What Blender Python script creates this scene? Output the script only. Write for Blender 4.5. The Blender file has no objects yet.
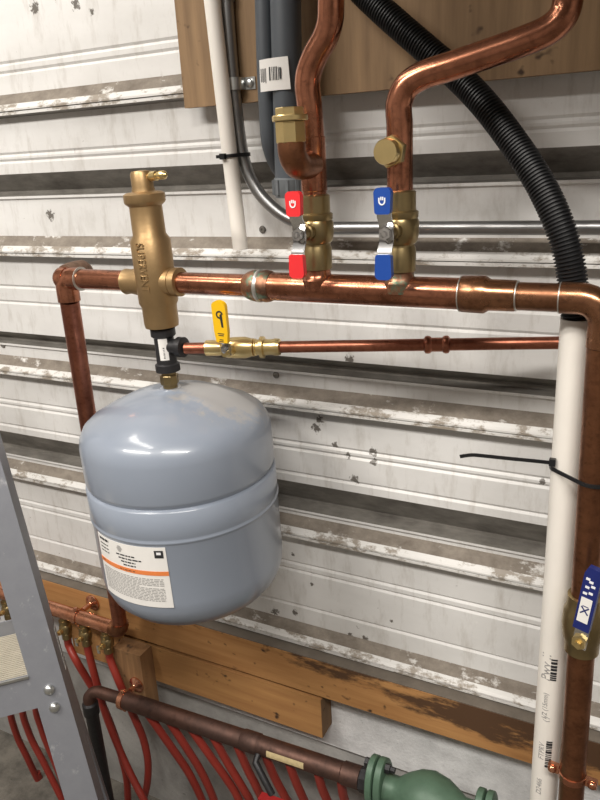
import bpy, bmesh, math, random
from mathutils import Vector, Matrix
random.seed(7)
SC = bpy.context.scene
COL = SC.collection
PI = math.pi

# ------------------------------------------------------------------ camera
F = 715.0
def nrm(v): return v / v.length
_v1 = Vector((1439, 169, -F)); _v2 = Vector((112, 2060, F))
CX = _v1.normalized(); _d = (_v2 - CX * _v2.dot(CX)).normalized(); CZ = -_d; CY = CZ.cross(CX)
CAM = Vector((0.0, -0.982, 1.47))
def ray(px, py):
    c = Vector(((px - 300) / F, (py - 400) / F, 1.0))
    return Vector((CX.dot(c), CY.dot(c), CZ.dot(c)))
def at(px, py, Y):
    """room point seen at a photo position, on the plane at distance -Y before the wall"""
    r = ray(px, py); return CAM + r * ((Y - CAM.y) / r.y)
def zt(px, py, Y): return at(px, py, Y).z
def xt(px, py, Y): return at(px, py, Y).x
def cyl_hit(px, py, x0, y0, R):
    r = ray(px, py); a = r.x**2 + r.y**2
    ox, oy = CAM.x - x0, CAM.y - y0
    b = 2 * (ox * r.x + oy * r.y); c = ox * ox + oy * oy - R * R
    D = b * b - 4 * a * c
    t = (-b - math.sqrt(max(D, 0))) / (2 * a)
    p = CAM + r * t
    return math.atan2(p.y - y0, p.x - x0), p.z
cam_d = bpy.data.cameras.new('camera'); cam = bpy.data.objects.new('camera', cam_d); COL.objects.link(cam)
M = Matrix.Identity(4)
for i, row in enumerate((CX, CY, CZ)):
    M[i][0] = row[0]; M[i][1] = -row[1]; M[i][2] = -row[2]; M[i][3] = CAM[i]
cam.matrix_world = M
cam_d.sensor_fit = 'VERTICAL'; cam_d.sensor_height = 24; cam_d.lens = F / 800 * 24
cam_d.clip_start = 0.02
SC.camera = cam

# ------------------------------------------------------------------ materials
def mat(name): 
    m = bpy.data.materials.new(name); m.use_nodes = True
    nt = m.node_tree; b = nt.nodes['Principled BSDF']; return m, nt, b
def link(nt, a, b): nt.links.new(a, b)
def coords(nt, scale=(1, 1, 1)):
    g = nt.nodes.new('ShaderNodeNewGeometry'); mp = nt.nodes.new('ShaderNodeMapping'); mp.inputs['Scale'].default_value = scale
    link(nt, g.outputs['Position'], mp.inputs['Vector']); return mp.outputs['Vector']
def noise(nt, vec, scale, detail=6, rough=.6):
    n = nt.nodes.new('ShaderNodeTexNoise'); n.inputs['Scale'].default_value = scale
    n.inputs['Detail'].default_value = detail; n.inputs['Roughness'].default_value = rough
    link(nt, vec, n.inputs['Vector']); return n.outputs['Fac']
def ramp(nt, fac, p0, p1, c0=(0, 0, 0, 1), c1=(1, 1, 1, 1)):
    r = nt.nodes.new('ShaderNodeValToRGB'); e = r.color_ramp.elements
    e[0].position = p0; e[0].color = c0; e[1].position = p1; e[1].color = c1
    link(nt, fac, r.inputs['Fac']); return r.outputs['Color']
def mix(nt, fac, a, b, mode='MIX'):
    m = nt.nodes.new('ShaderNodeMix'); m.data_type = 'RGBA'; m.blend_type = mode
    for sock, v in ((m.inputs[0], fac), (m.inputs[6], a), (m.inputs[7], b)):
        if hasattr(v, 'links'): link(nt, v, sock)
        elif isinstance(v, (int, float)): sock.default_value = v
        else: sock.default_value = (*v[:3], 1)
    return m.outputs[2]
def math_n(nt, op, a, b):
    m = nt.nodes.new('ShaderNodeMath'); m.operation = op
    for s, v in ((m.inputs[0], a), (m.inputs[1], b)):
        if hasattr(v, 'links'): link(nt, v, s)
        else: s.default_value = v
    return m.outputs[0]
def bump(nt, b, h, strength=.3, dist=.002):
    n = nt.nodes.new('ShaderNodeBump'); n.inputs['Strength'].default_value = strength; n.inputs['Distance'].default_value = dist
    link(nt, h, n.inputs['Height']); link(nt, n.outputs['Normal'], b.inputs['Normal'])

def plain(name, c, rough=.5, metal=0.0, var=.12, scale=40, bumpy=0, coat=0):
    m, nt, b = mat(name)
    v = coords(nt); n = noise(nt, v, scale)
    dark = tuple(x * (1 - var) for x in c); lite = tuple(min(1, x * (1 + var)) for x in c)
    link(nt, mix(nt, n, dark, lite), b.inputs['Base Color'])
    b.inputs['Roughness'].default_value = rough; b.inputs['Metallic'].default_value = metal
    if coat: b.inputs['Coat Weight'].default_value = coat; b.inputs['Coat Roughness'].default_value = .12
    if bumpy: bump(nt, b, n, bumpy)
    return m
def copper(name, c1, c2, r0=.2, r1=.5, lo=.38, hi=.66, scale=26, green=0.0):
    m, nt, b = mat(name)
    v = coords(nt); n = noise(nt, v, scale, 8, .65); n2 = noise(nt, v, scale * 5, 5, .6)
    col = mix(nt, ramp(nt, n, lo, hi), c1, c2)
    col = mix(nt, ramp(nt, n2, .52, .8, (0, 0, 0, 1), (.7, .7, .7, 1)), col, tuple(x * .45 for x in c2))
    if green:
        n3 = noise(nt, v, 55, 6, .7)
        col = mix(nt, ramp(nt, n3, .5, .62, (0, 0, 0, 1), (green, green, green, 1)), col, (.10, .28, .2))
    link(nt, col, b.inputs['Base Color']); b.inputs['Metallic'].default_value = .92
    link(nt, ramp(nt, n, .3, .7, (r0, r0, r0, 1), (r1, r1, r1, 1)), b.inputs['Roughness'])
    bump(nt, b, n2, .06, .001)
    return m
def wood(name, c1, c2, stain=None, stain_lo=.5, axis='X', scale=1.0, stain_z=0.0):
    m, nt, b = mat(name)
    sc = {'X': (2.2, 22, 30), 'Z': (30, 22, 2.2)}[axis]
    v = coords(nt, tuple(s * scale for s in sc)); n = noise(nt, v, 2.2, 8, .6)
    col = mix(nt, ramp(nt, n, .3, .7), c1, c2)
    kn = noise(nt, coords(nt, (1, 1, 1.3)), 38, 2, .5)
    col = mix(nt, ramp(nt, kn, .68, .76), col, (.05, .025, .012))
    if stain:
        s = noise(nt, coords(nt, (1, 1, 3.2)), 6.5, 8, .68)
        g = nt.nodes.new('ShaderNodeNewGeometry'); sp = nt.nodes.new('ShaderNodeSeparateXYZ'); link(nt, g.outputs['Position'], sp.inputs[0])
        s = math_n(nt, 'ADD', s, math_n(nt, 'ADD', math_n(nt, 'MULTIPLY', math_n(nt, 'ADD', sp.outputs['X'], .42), .42), math_n(nt, 'MULTIPLY', math_n(nt, 'SUBTRACT', sp.outputs['Z'], .565), stain_z)))
        col = mix(nt, ramp(nt, s, stain_lo, stain_lo + .1), col, stain)
    link(nt, col, b.inputs['Base Color']); b.inputs['Roughness'].default_value = .75
    bump(nt, b, n, .25, .001)
    return m

def wall_mat():
    m, nt, b = mat('white_painted_metal')
    v = coords(nt, (1, 1, 1))
    big = noise(nt, coords(nt, (1.0, 1, 2.2)), 3.0, 7, .62)
    col = mix(nt, ramp(nt, big, .35, .72), (.77, .76, .745), (.62, .605, .585))
    st = noise(nt, coords(nt, (5, 1, 1.2)), 9, 7, .68)
    col = mix(nt, ramp(nt, st, .52, .78, (0, 0, 0, 1), (.7, .7, .7, 1)), col, (.40, .365, .32))
    sm = noise(nt, coords(nt, (1.6, 1, 1.0)), 7, 8, .72)
    col = mix(nt, ramp(nt, sm, .56, .72, (0, 0, 0, 1), (.55, .55, .55, 1)), col, (.46, .435, .40))
    sp = noise(nt, v, 62, 4, .6)
    col = mix(nt, ramp(nt, sp, .70, .74, (0, 0, 0, 1), (.85, .85, .85, 1)), col, (.10, .08, .06))
    ws = noise(nt, coords(nt, (1.4, 1, 1)), 24, 8, .7)
    col = mix(nt, ramp(nt, ws, .66, .74, (0, 0, 0, 1), (.7, .7, .7, 1)), col, (.80, .79, .77))
    # rust spots and mildew blotches that sit at fixed places on the siding
    for (px, py, r) in STAINS:
        p = at(px, py, 0)
        g = nt.nodes.new('ShaderNodeNewGeometry'); d = nt.nodes.new('ShaderNodeVectorMath'); d.operation = 'DISTANCE'
        link(nt, g.outputs['Position'], d.inputs[0]); d.inputs[1].default_value = p
        k = math_n(nt, 'ADD', math_n(nt, 'DIVIDE', d.outputs['Value'], r), math_n(nt, 'MULTIPLY', math_n(nt, 'SUBTRACT', noise(nt, v, 150, 4, .7), .5), 3.2))
        col = mix(nt, ramp(nt, k, .55, .8, (.9, .9, .9, 1), (0, 0, 0, 1)), col, (.09, .075, .06))
    link(nt, col, b.inputs['Base Color']); b.inputs['Roughness'].default_value = .42
    bump(nt, b, big, .1, .01)
    return m
STAINS = [(35, 8, .012), (76, 4, .010), (92, 12, .006), (50, 215, .012), (36, 440, .010), (335, 445, .007), (373, 452, .009), (374, 462, .008), (316, 428, .010), (320, 420, .009),
          (355, 480, .010), (348, 456, .007), (365, 640, .010), (350, 634, .006), (295, 613, .008), (275, 612, .010), (542, 482, .006), (392, 621, .004), (312, 584, .005), (350, 360, .010), (293, 555, .005)]
def dust_mat():
    m, nt, b = mat('dusty_ledge_paint')
    v = coords(nt, (1, 1.0, 1.5)); n = noise(nt, v, 30, 8, .7); n2 = noise(nt, coords(nt, (.8, 1, 1.5)), 14, 8, .72)
    col = mix(nt, ramp(nt, n, .35, .7), (.27, .235, .195), (.145, .12, .098))
    col = mix(nt, ramp(nt, n2, .57, .63), col, (.64, .62, .59))
    link(nt, col, b.inputs['Base Color']); b.inputs['Roughness'].default_value = .9
    bump(nt, b, n, .5, .003)
    return m
def lip_mat():
    m, nt, b = mat('scuffed_white_lip_paint')
    n = noise(nt, coords(nt, (1, 1, 2)), 26, 8, .72)
    col = mix(nt, ramp(nt, n, .49, .58), (.68, .665, .64), (.29, .25, .205))
    link(nt, col, b.inputs['Base Color']); b.inputs['Roughness'].default_value = .5
    return m
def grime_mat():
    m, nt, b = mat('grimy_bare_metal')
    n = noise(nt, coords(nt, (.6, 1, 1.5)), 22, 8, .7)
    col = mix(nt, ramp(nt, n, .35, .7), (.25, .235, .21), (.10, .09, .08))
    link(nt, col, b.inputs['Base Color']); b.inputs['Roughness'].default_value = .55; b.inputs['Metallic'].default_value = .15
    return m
def concrete(name, c, var=.35, sc=7):
    m, nt, b = mat(name)
    n = noise(nt, coords(nt), sc, 9, .7); n2 = noise(nt, coords(nt), sc * 9, 5, .7)
    col = mix(nt, ramp(nt, n, .35, .7), c, tuple(x * (1 - var) for x in c))
    col = mix(nt, ramp(nt, n2, .62, .7, (0, 0, 0, 1), (.7, .7, .7, 1)), col, tuple(x * .35 for x in c))
    link(nt, col, b.inputs['Base Color']); b.inputs['Roughness'].default_value = .9
    bump(nt, b, n2, .5, .003)
    return m

W = {}
W['wall'] = wall_mat(); W['dust'] = dust_mat(); W['lip'] = lip_mat(); W['grime'] = grime_mat()
W['trim'] = concrete('flaking_white_paint', (.78, .78, .78), .35, 16)
W['concrete'] = concrete('grey_concrete', (.42, .41, .39), .4, 9)
W['floor'] = concrete('dirty_concrete_floor', (.22, .20, .17), .8, 11)
W['room'] = plain('dim_room_paint', (.34, .32, .30), .8, 0, .05, 3)
W['copper'] = copper('copper_tarnished', (.53, .22, .13), (.22, .085, .045), .13, .33)
W['copper_bronze'] = copper('copper_browned', (.40, .19, .10), (.19, .085, .045), .16, .4)
W['copper_red'] = copper('copper_dull_red', (.44, .165, .10), (.26, .09, .055), .26, .45)
W['copper_new'] = copper('copper_bright', (.80, .39, .25), (.50, .20, .105), .08, .2)
W['copper_dark'] = copper('copper_brown', (.30, .13, .065), (.17, .07, .035), .28, .5)
W['copper_flux'] = copper('copper_with_flux', (.50, .24, .14), (.16, .085, .055), .25, .6, .35, .6, 40, .9)
W['copper_aged'] = copper('copper_oxidised', (.20, .11, .085), (.10, .065, .055), .45, .7, .3, .7, 14)
W['copper_dusty'] = copper('copper_dust_coated', (.30, .20, .145), (.20, .125, .09), .5, .75, .3, .7, 30)
W['solder'] = plain('solder', (.62, .60, .56), .35, .9, .2, 120)
W['bronze'] = plain('cast_bronze', (.40, .265, .13), .42, .8, .14, 90, .15)
W['brass'] = plain('yellow_brass', (.74, .57, .27), .28, .95, .12, 60)
W['brass_dull'] = plain('dull_brass', (.30, .225, .11), .32, .9, .2, 60)
W['chrome'] = plain('chrome', (.78, .78, .78), .12, 1, .04, 40)
W['steel'] = plain('galvanised_conduit', (.30, .30, .30), .34, .9, .18, 70)
W['zinc'] = plain('zinc_plate', (.62, .63, .62), .3, .95, .15, 80)
def alu_mat():
    m, nt, b = mat('worn_aluminium')
    n = noise(nt, coords(nt), 45, 6, .6); sc = noise(nt, coords(nt, (1, 1, .7)), 30, 9, .75)
    col = mix(nt, n, (.27, .28, .315), (.34, .35, .385))
    col = mix(nt, ramp(nt, sc, .60, .70, (0, 0, 0, 1), (.8, .8, .8, 1)), col, (.58, .58, .60))
    link(nt, col, b.inputs['Base Color']); b.inputs['Roughness'].default_value = .5; b.inputs['Metallic'].default_value = .45
    bump(nt, b, sc, .08); return m
W['alu'] = alu_mat()
W['alu_tread'] = plain('dusty_tread', (.50, .46, .38), .6, .3, .2, 60)
W['iron'] = plain('black_iron', (.035, .034, .036), .45, .5, .2, 90, .3)
def tank_mat():
    m, nt, b = mat('grey_blue_enamel')
    n = noise(nt, coords(nt), 9, 7, .7)
    g = nt.nodes.new('ShaderNodeNewGeometry'); s = nt.nodes.new('ShaderNodeSeparateXYZ'); link(nt, g.outputs['Position'], s.inputs[0])
    base = mix(nt, n, (.265, .30, .365), (.235, .268, .325))
    # grey rubbed dust patch lying on the right rear of the dome
    d = nt.nodes.new('ShaderNodeVectorMath'); d.operation = 'DISTANCE'; link(nt, g.outputs['Position'], d.inputs[0]); d.inputs[1].default_value = (-.555, -.16, 1.165)
    k = math_n(nt, 'ADD', math_n(nt, 'DIVIDE', d.outputs['Value'], .085), math_n(nt, 'MULTIPLY', math_n(nt, 'SUBTRACT', noise(nt, coords(nt), 45, 6, .7), .5), 1.8))
    base = mix(nt, ramp(nt, k, .7, 1.05, (.75, .75, .75, 1), (0, 0, 0, 1)), base, (.36, .34, .32))
    link(nt, base, b.inputs['Base Color']); b.inputs['Roughness'].default_value = .32
    b.inputs['Coat Weight'].default_value = .5; b.inputs['Coat Roughness'].default_value = .1
    return m
W['tank'] = tank_mat()
W['pvc'] = plain('white_pvc', (.80, .76, .70), .35, 0, .04, 14)
W['grey_pvc'] = plain('grey_pvc', (.075, .085, .098), .42, 0, .1, 20)
W['grey_pvc_fit'] = plain('grey_pvc_fitting', (.12, .13, .138), .5, 0, .1, 30)
W['pex'] = plain('red_tube_plastic', (.27, .03, .02), .38, 0, .2, 22)
W['black'] = plain('black_plastic', (.012, .012, .013), .34, 0, .2, 60)
W['black_matt'] = plain('black_hose_plastic', (.007, .007, .008), .5, 0, .2, 60)
W['red'] = plain('red_grip', (.72, .03, .035), .35, 0, .06, 30)
W['blue'] = plain('blue_grip', (.012, .06, .30), .35, 0, .06, 30)
W['navy'] = plain('navy_grip', (.012, .02, .13), .35, 0, .2, 60)
W['yellow'] = plain('yellow_grip', (.85, .50, .012), .35, 0, .06, 30)
W['green'] = plain('green_cast_iron', (.085, .15, .10), .5, .1, .3, 40, .3)
W['red_case'] = plain('red_casing', (.32, .02, .02), .35, 0, .1, 30)
W['paper'] = plain('white_label_paper', (.78, .76, .73), .55, 0, .05, 70)
W['ink'] = plain('black_ink', (.02, .02, .022), .6, 0, .2, 90)
W['ink_grey'] = plain('grey_ink', (.34, .33, .32), .6, 0, .25, 300)
W['ink_orange'] = plain('orange_ink', (.75, .22, .06), .55, 0, .1, 60)
W['ink_white'] = plain('white_ink', (.8, .8, .82), .5, 0, .05, 60)
W['kraft'] = plain('yellowed_label', (.55, .44, .24), .6, 0, .35, 160)
W['wood_board'] = wood('tan_backing_board', (.31, .195, .10), (.19, .115, .058), None, .5, 'Z')
W['wood_beam'] = wood('stained_beam_wood', (.50, .26, .095), (.34, .155, .05), (.085, .040, .017), .55, 'X', 1.0, 3.2)
W['wood_short'] = wood('orange_short_board', (.44, .23, .08), (.32, .15, .052), (.20, .10, .045), .66)
W['wood_block'] = wood('brown_block_wood', (.36, .20, .09), (.17, .085, .036), None, .5, 'Z', .8)
W['end_grain'] = wood('brown_end_grain', (.22, .12, .05), (.13, .07, .03), None, .5, 'Z')
W['dust_top'] = plain('dusty_wood_top', (.15, .125, .10), .9, 0, .4, 40, .4)

# ------------------------------------------------------------------ builders
class MB:
    def __init__(s): s.bm = bmesh.new(); s.mi = 0
    def quad_ring(s, rings, closed=True, caps=True):
        vs = [[s.bm.verts.new(p) for p in r] for r in rings]; n = len(vs[0])
        for a, b in zip(vs[:-1], vs[1:]):
            for i in range(n if closed else n - 1):
                j = (i + 1) % n
                f = s.bm.faces.new((a[i], a[j], b[j], b[i])); f.material_index = s.mi
        if caps and closed:
            for r, rev in ((vs[0], True), (vs[-1], False)):
                f = s.bm.faces.new(r[::-1] if rev else r); f.material_index = s.mi
        return s
    def lathe(s, o, ax, prof, seg=28, ref=None, caps=True):
        o = Vector(o); ax = Vector(ax).normalized()
        ref = Vector(ref) if ref else (Vector((0, 0, 1)) if abs(ax.z) < .9 else Vector((1, 0, 0)))
        u = (ref - ax * ref.dot(ax)).normalized(); w = ax.cross(u)
        rings = [[o + ax * t + (u * math.cos(2 * PI * k / seg) + w * math.sin(2 * PI * k / seg)) * max(r, 1e-5) for k in range(seg)] for r, t in prof]
        return s.quad_ring(rings, True, caps)
    def tube(s, pts, rad, seg=16, caps=True):
        pts = [Vector(p) for p in pts]; n = len(pts)
        rad = rad if isinstance(rad, (list, tuple)) else [rad] * n
        T = [(pts[min(i + 1, n - 1)] - pts[max(i - 1, 0)]).normalized() for i in range(n)]
        ref = Vector((0, 0, 1)) if abs(T[0].z) < .9 else Vector((1, 0, 0))
        u = (ref - T[0] * ref.dot(T[0])).normalized(); rings = []
        for i in range(n):
            u = (u - T[i] * u.dot(T[i])).normalized(); w = T[i].cross(u)
            rings.append([pts[i] + (u * math.cos(2 * PI * k / seg) + w * math.sin(2 * PI * k / seg)) * rad[i] for k in range(seg)])
        return s.quad_ring(rings, True, caps)
    def sweep(s, pts, a, b, up, closed=False):
        """rectangular strip: a across 'up', b along the outward side"""
        pts = [Vector(p) for p in pts]; n = len(pts); up = Vector(up).normalized(); rings = []
        for i in range(n):
            p0 = pts[(i - 1) % n] if closed else pts[max(i - 1, 0)]; p1 = pts[(i + 1) % n] if closed else pts[min(i + 1, n - 1)]
            t = (p1 - p0).normalized(); w = t.cross(up).normalized(); uu = w.cross(t)
            rings.append([pts[i] + uu * a / 2 + w * b / 2, pts[i] - uu * a / 2 + w * b / 2, pts[i] - uu * a / 2 - w * b / 2, pts[i] + uu * a / 2 - w * b / 2])
        if closed: rings.append([p.copy() for p in rings[0]])
        return s.quad_ring(rings, True, not closed)
    def box(s, c, size, axes=None):
        c = Vector(c); ax = axes or (Vector((1, 0, 0)), Vector((0, 1, 0)), Vector((0, 0, 1)))
        h = [Vector(a) * d / 2 for a, d in zip(ax, size)]
        r = [[c + h[0] * i + h[1] * j + h[2] * k for i, j in ((-1, -1), (1, -1), (1, 1), (-1, 1))] for k in (-1, 1)]
        return s.quad_ring(r)
    def bx(s, x0, x1, y0, y1, z0, z1): return s.box(((x0 + x1) / 2, (y0 + y1) / 2, (z0 + z1) / 2), (abs(x1 - x0), abs(y1 - y0), abs(z1 - z0)))
    def prism(s, poly, o, ux, uy, depth):
        """2D outline poly in (ux,uy) at o, thickness depth along ux x uy"""
        o, ux, uy = Vector(o), Vector(ux).normalized(), Vector(uy).normalized(); n = ux.cross(uy)
        return s.quad_ring([[o + ux * x + uy * y + n * k * depth for x, y in poly] for k in (0, 1)])
    def patch(s, x0, y0, R, th0, th1, z0, z1, n=14, t=.0006):
        """thin curved label on a vertical cylinder"""
        rings = []
        for i in range(n + 1):
            th = th0 + (th1 - th0) * i / n; c, sn = math.cos(th), math.sin(th)
            rings.append([Vector((x0 + c * r, y0 + sn * r, z)) for r, z in ((R, z0), (R + t, z0), (R + t, z1), (R, z1))])
        return s.quad_ring(rings)
    def build(s, name, m, parent=None, sharp=40, bevel=0):
        bm = s.bm
        if bevel:
            bmesh.ops.bevel(bm, geom=[e for e in bm.edges if len(e.link_faces) == 2 and e.calc_face_angle(0) > .6], offset=bevel, segments=2, affect='EDGES', profile=.6)
        bmesh.ops.recalc_face_normals(bm, faces=bm.faces)
        me = bpy.data.meshes.new(name); bm.to_mesh(me); bm.free()
        for x in (m if isinstance(m, (list, tuple)) else [m]): me.materials.append(x)
        return finish(name, me, parent, sharp)
def finish(name, me, parent=None, sharp=40):
    o = bpy.data.objects.new(name, me); COL.objects.link(o)
    if sharp:
        me.polygons.foreach_set('use_smooth', [True] * len(me.polygons)); me.set_sharp_from_angle(angle=math.radians(sharp))
    if parent:
        o.parent = parent; off = wl(parent)
        me.transform(Matrix.Translation(-off))
    else:
        vs = [v.co for v in me.vertices]
        c = Vector([(min(v[i] for v in vs) + max(v[i] for v in vs)) / 2 for i in range(3)])
        me.transform(Matrix.Translation(-c)); o.location = c
    return o
def wl(o):
    v = Vector(o.location)
    while o.parent: o = o.parent; v += o.location
    return v
def thing(name, loc, label, cat, group=None):
    o = bpy.data.objects.new(name, None); o.empty_display_size = .02; COL.objects.link(o); o.location = loc; return tag(o, label, cat, group)
def tag(o, label, cat, group=None):
    o['label'] = label; o['category'] = cat
    if group: o['group'] = group
    return o
def struct(o): o['kind'] = 'structure'; return o
def spline(pts, n=10):
    P = [Vector(p) for p in pts]; P = [P[0] * 2 - P[1]] + P + [P[-1] * 2 - P[-2]]; out = []
    for i in range(1, len(P) - 2):
        for k in range(n):
            t = k / n; a, b, c, d = P[i - 1:i + 3]
            out.append(.5 * ((2 * b) + (c - a) * t + (2 * a - 5 * b + 4 * c - d) * t * t + (3 * b - a - 3 * c + d) * t ** 3))
    out.append(P[-2]); return out
def resample(pts, step):
    out = [pts[0]]; acc = 0
    for a, b in zip(pts[:-1], pts[1:]):
        L = (b - a).length; 
        while acc + L >= step:
            a = a + (b - a) * ((step - acc) / L); L = (b - a).length; acc = 0; out.append(a)
            if L < 1e-9: break
        acc += L
    return out
def arc(c, a, b, n=8):
    """quarter bend: centre c, from c+a to c+b"""
    c, a, b = Vector(c), Vector(a), Vector(b)
    return [c + a * math.cos(PI / 2 * i / n) + b * math.sin(PI / 2 * i / n) for i in range(n + 1)]
def text(body, size, o, ux, uy, m, name, parent, depth=.0008, align='CENTER', bend=None, ys=1.0):
    c = bpy.data.curves.new(name, 'FONT'); c.body = body; c.size = size; c.extrude = depth; c.align_x = align; c.align_y = 'CENTER'
    t = bpy.data.objects.new(name, c); COL.objects.link(t)
    dg = bpy.context.evaluated_depsgraph_get(); me = bpy.data.meshes.new_from_object(t.evaluated_get(dg))
    bpy.data.objects.remove(t); bpy.data.curves.remove(c)
    ux, uy = Vector(ux).normalized(), Vector(uy).normalized(); n = ux.cross(uy); o = Vector(o)
    for v in me.vertices: v.co.y *= ys
    if bend:   # wrap onto a vertical cylinder (x0,y0,R): text runs along Z or around
        x0, y0, R = bend
        th0 = math.atan2(o.y - y0, o.x - x0)
        for v in me.vertices:
            p = ux * v.co.x + uy * v.co.y
            tang = Vector((-math.sin(th0), math.cos(th0), 0)); th = th0 + p.dot(tang) / R; r = R + v.co.z
            v.co = Vector((x0 + math.cos(th) * r, y0 + math.sin(th) * r, o.z + p.z))
    else:
        for v in me.vertices: v.co = o + ux * v.co.x + uy * v.co.y + n * v.co.z
    me.name = name; me.materials.clear(); me.materials.append(m)
    return finish(name, me, parent, 0)
X, Y, Z = Vector((1, 0, 0)), Vector((0, 1, 0)), Vector((0, 0, 1))
H = CAM.z

# ------------------------------------------------------------------ the room
XL, XR, YB, ZC = -2.6, 1.9, -3.2, 2.75
FLOOR_EDGE = 0.0
def prof_wall():
    P = []   # (y, z, material of the face that follows)
    lips = [.0875 + .243, .0875, -.1555, -.3955, -.6345, -.8595]
    P.append((0.0, ZC - H, 0))
    def groove(z): P.extend([(0, z + .004, 0), (.0026, z, 0), (0, z - .004, 0)])
    def lip(L):      # upward dusty slope, rolled lip with one crease, step back under
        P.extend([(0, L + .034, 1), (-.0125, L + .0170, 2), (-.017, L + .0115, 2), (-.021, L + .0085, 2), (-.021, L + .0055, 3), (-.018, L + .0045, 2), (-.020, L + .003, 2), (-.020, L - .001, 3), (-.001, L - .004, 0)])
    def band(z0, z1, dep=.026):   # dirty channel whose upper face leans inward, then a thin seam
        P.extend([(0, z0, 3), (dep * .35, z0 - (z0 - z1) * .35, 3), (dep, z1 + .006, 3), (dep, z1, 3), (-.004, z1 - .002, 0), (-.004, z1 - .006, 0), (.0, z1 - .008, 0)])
    lip(lips[0]); groove(.17); groove(.155)
    lip(lips[1]); groove(.0225); groove(.011); band(-.011, -.048)
    lip(lips[2]); groove(-.219); groove(-.25); band(-.312, -.333, .018)
    lip(lips[3]); groove(-.462); groove(-.474); groove(-.52); band(-.537, -.585, .024)
    lip(lips[4]); groove(-.70); groove(-.715); groove(-.79)
    lip(lips[5]); P.append((0, -.955, 0)); P.append((.0, -.98, 0))
    return P
mb = MB(); pr = prof_wall(); nx = 2
for i in range(len(pr) - 1):
    (y0, z0, m0), (y1, z1, _) = pr[i], pr[i + 1]
    mb.mi = m0
    v = [mb.bm.verts.new(p) for p in ((XL, y0, z0 + H), (XR, y0, z0 + H), (XR, y1, z1 + H), (XL, y1, z1 + H))]
    f = mb.bm.faces.new(v[::-1]); f.material_index = m0
bmesh.ops.remove_doubles(mb.bm, verts=mb.bm.verts, dist=1e-6)
wall_back = struct(mb.build('wall_back', [W['wall'], W['dust'], W['lip'], W['grime']], None, 12))
ZS = zt(380, 762, 0)     # foot of the white strip
struct(MB().bx(XL, XR, -.0002, .03, ZS, H - .955).build('trim_1', W['trim'], None, 20))
struct(MB().bx(XL, XR, .012, .06, 0, ZS).build('wall_foundation', W['concrete'], None, 20))
struct(MB().bx(XL, XR, YB, .06, -.05, 0).build('floor', W['floor'], None, 20))
struct(MB().bx(XL, XR, YB, .06, ZC, ZC + .05).build('ceiling', W['room'], None, 20))
struct(MB().bx(XL - .05, XL, YB, .06, 0, ZC).build('wall_left', W['room'], None, 20))
struct(MB().bx(XR, XR + .05, YB, .06, 0, ZC).build('wall_right', W['room'], None, 20))
struct(MB().bx(XL, XR, YB - .05, YB, 0, ZC).build('wall_front', W['room'], None, 20))

# boards on the wall
zb = zt(187, 108, -.035)
tag(MB().bx(xt(180, 60, -.035), 1.0, -.035, -.0215, zb, zb + .75).build('backing_board', W['wood_board'], None, 20, .0012),
    'large tan wooden backing board behind the pipes at the top of the wall', 'board')
beam = thing('beam', (-.4, 0, H - .905), 'long water-stained orange wooden beam under the lowest white ledge', 'beam')
zt0, zb0 = H - .8645, zt(300, 690, -.042)
MB().bx(XL + .3, 1.2, -.042, -.0012, zb0, zt0 - .001).build('timber', W['wood_beam'], beam, 20, .002)
MB().bx(XL + .3, 1.2, -.0405, -.0012, zt0 - .0008, zt0 + .0007).build('dusty_top', W['dust_top'], beam, 20)
sx1 = xt(322, 720, -.042); 
sb = thing('short_board', (sx1 - .3, 0, zb0 - .04), 'short orange board with a sawn end fixed below the long beam', 'board')
szb = zt(322, 738, -.042)
MB().bx(sx1 - .62, sx1 - .0012, -.042, -.0002, szb, zb0 - .009).build('timber', W['wood_short'], sb, 20, .0015)
MB().bx(sx1 - .001, sx1, -.0415, -.001, szb + .001, zb0 - .010).build('end_grain', W['end_grain'], sb, 20)
bc0, bc1 = at(112, 645, -.08), at(140, 659, -.08)
zbt = (bc0.z + bc1.z) / 2; zbb = zt(158, 718, -.08)
tag(MB().bx(bc0.x, bc1.x, -.08, -.0425, zbb, zbt).build('wood_block', W['wood_block'], None, 20, .002),
    'stubby brown wood block screwed on the beam below the tank', 'block')

# ------------------------------------------------------------------ header pipework
HY, HZ = -.2, H - .158
hx = lambda px: xt(px, 285 + (px - 60) * .034, HY)
ex = hx(67)
header = thing('copper_header', (hx(350), HY, HZ), 'thick horizontal copper header pipe carrying both coloured valves', 'pipe')
R1, R2 = .0143, .0176
def pipe_x(a, b, r, name, m, parent=header, seg=28): return MB().lathe((a, HY, HZ), X, [(r, 0), (r, b - a)], seg).build(name, m, parent)
def sring(c, ax, r, parent, t=.002, name='solder_ring', m=None):
    return MB().lathe(Vector(c) - Vector(ax) * t / 2, ax, [(r, 0), (r + .0012, t * .25), (r + .0012, t * .75), (r, t)], 24).build(name, m or W['solder'], parent)
pipe_x(ex + .03, hx(127), R1, 'pipe', W['copper'])
pipe_x(hx(182), hx(247), R1, 'pipe', W['copper'])
a, b = hx(247), hx(273)
MB().lathe((a, HY, HZ), X, [(R1 + .001, 0), (.0175, .004), (.0195, .010), (.0205, .018), (.0195, .024), (.0205, .03), (.0195, b - a - .003), (R2 + .0008, b - a)], 28).build('reducer_coupling', W['copper_flux'], header)
sring((a + .021, HY, HZ), X, .0196, header, .006)
pipe_x(b, hx(461), R2, 'pipe', W['copper'])
c0, c1, c2 = hx(461), hx(490), hx(517)
MB().lathe((c0, HY, HZ), X, [(R2 + .0012, 0), (.0202, .002), (.0206, c1 - c0 - .006), (.0172, c1 - c0), (.0168, c2 - c0 - .002), (R1 + .001, c2 - c0)], 28).build('reducer_coupling', W['copper_bronze'], header)
sring((c0, HY, HZ), X, R2 + .0012, header); sring((c2, HY, HZ), X, R1 + .001, header)
rex = xt(604, 330, HY)
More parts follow.
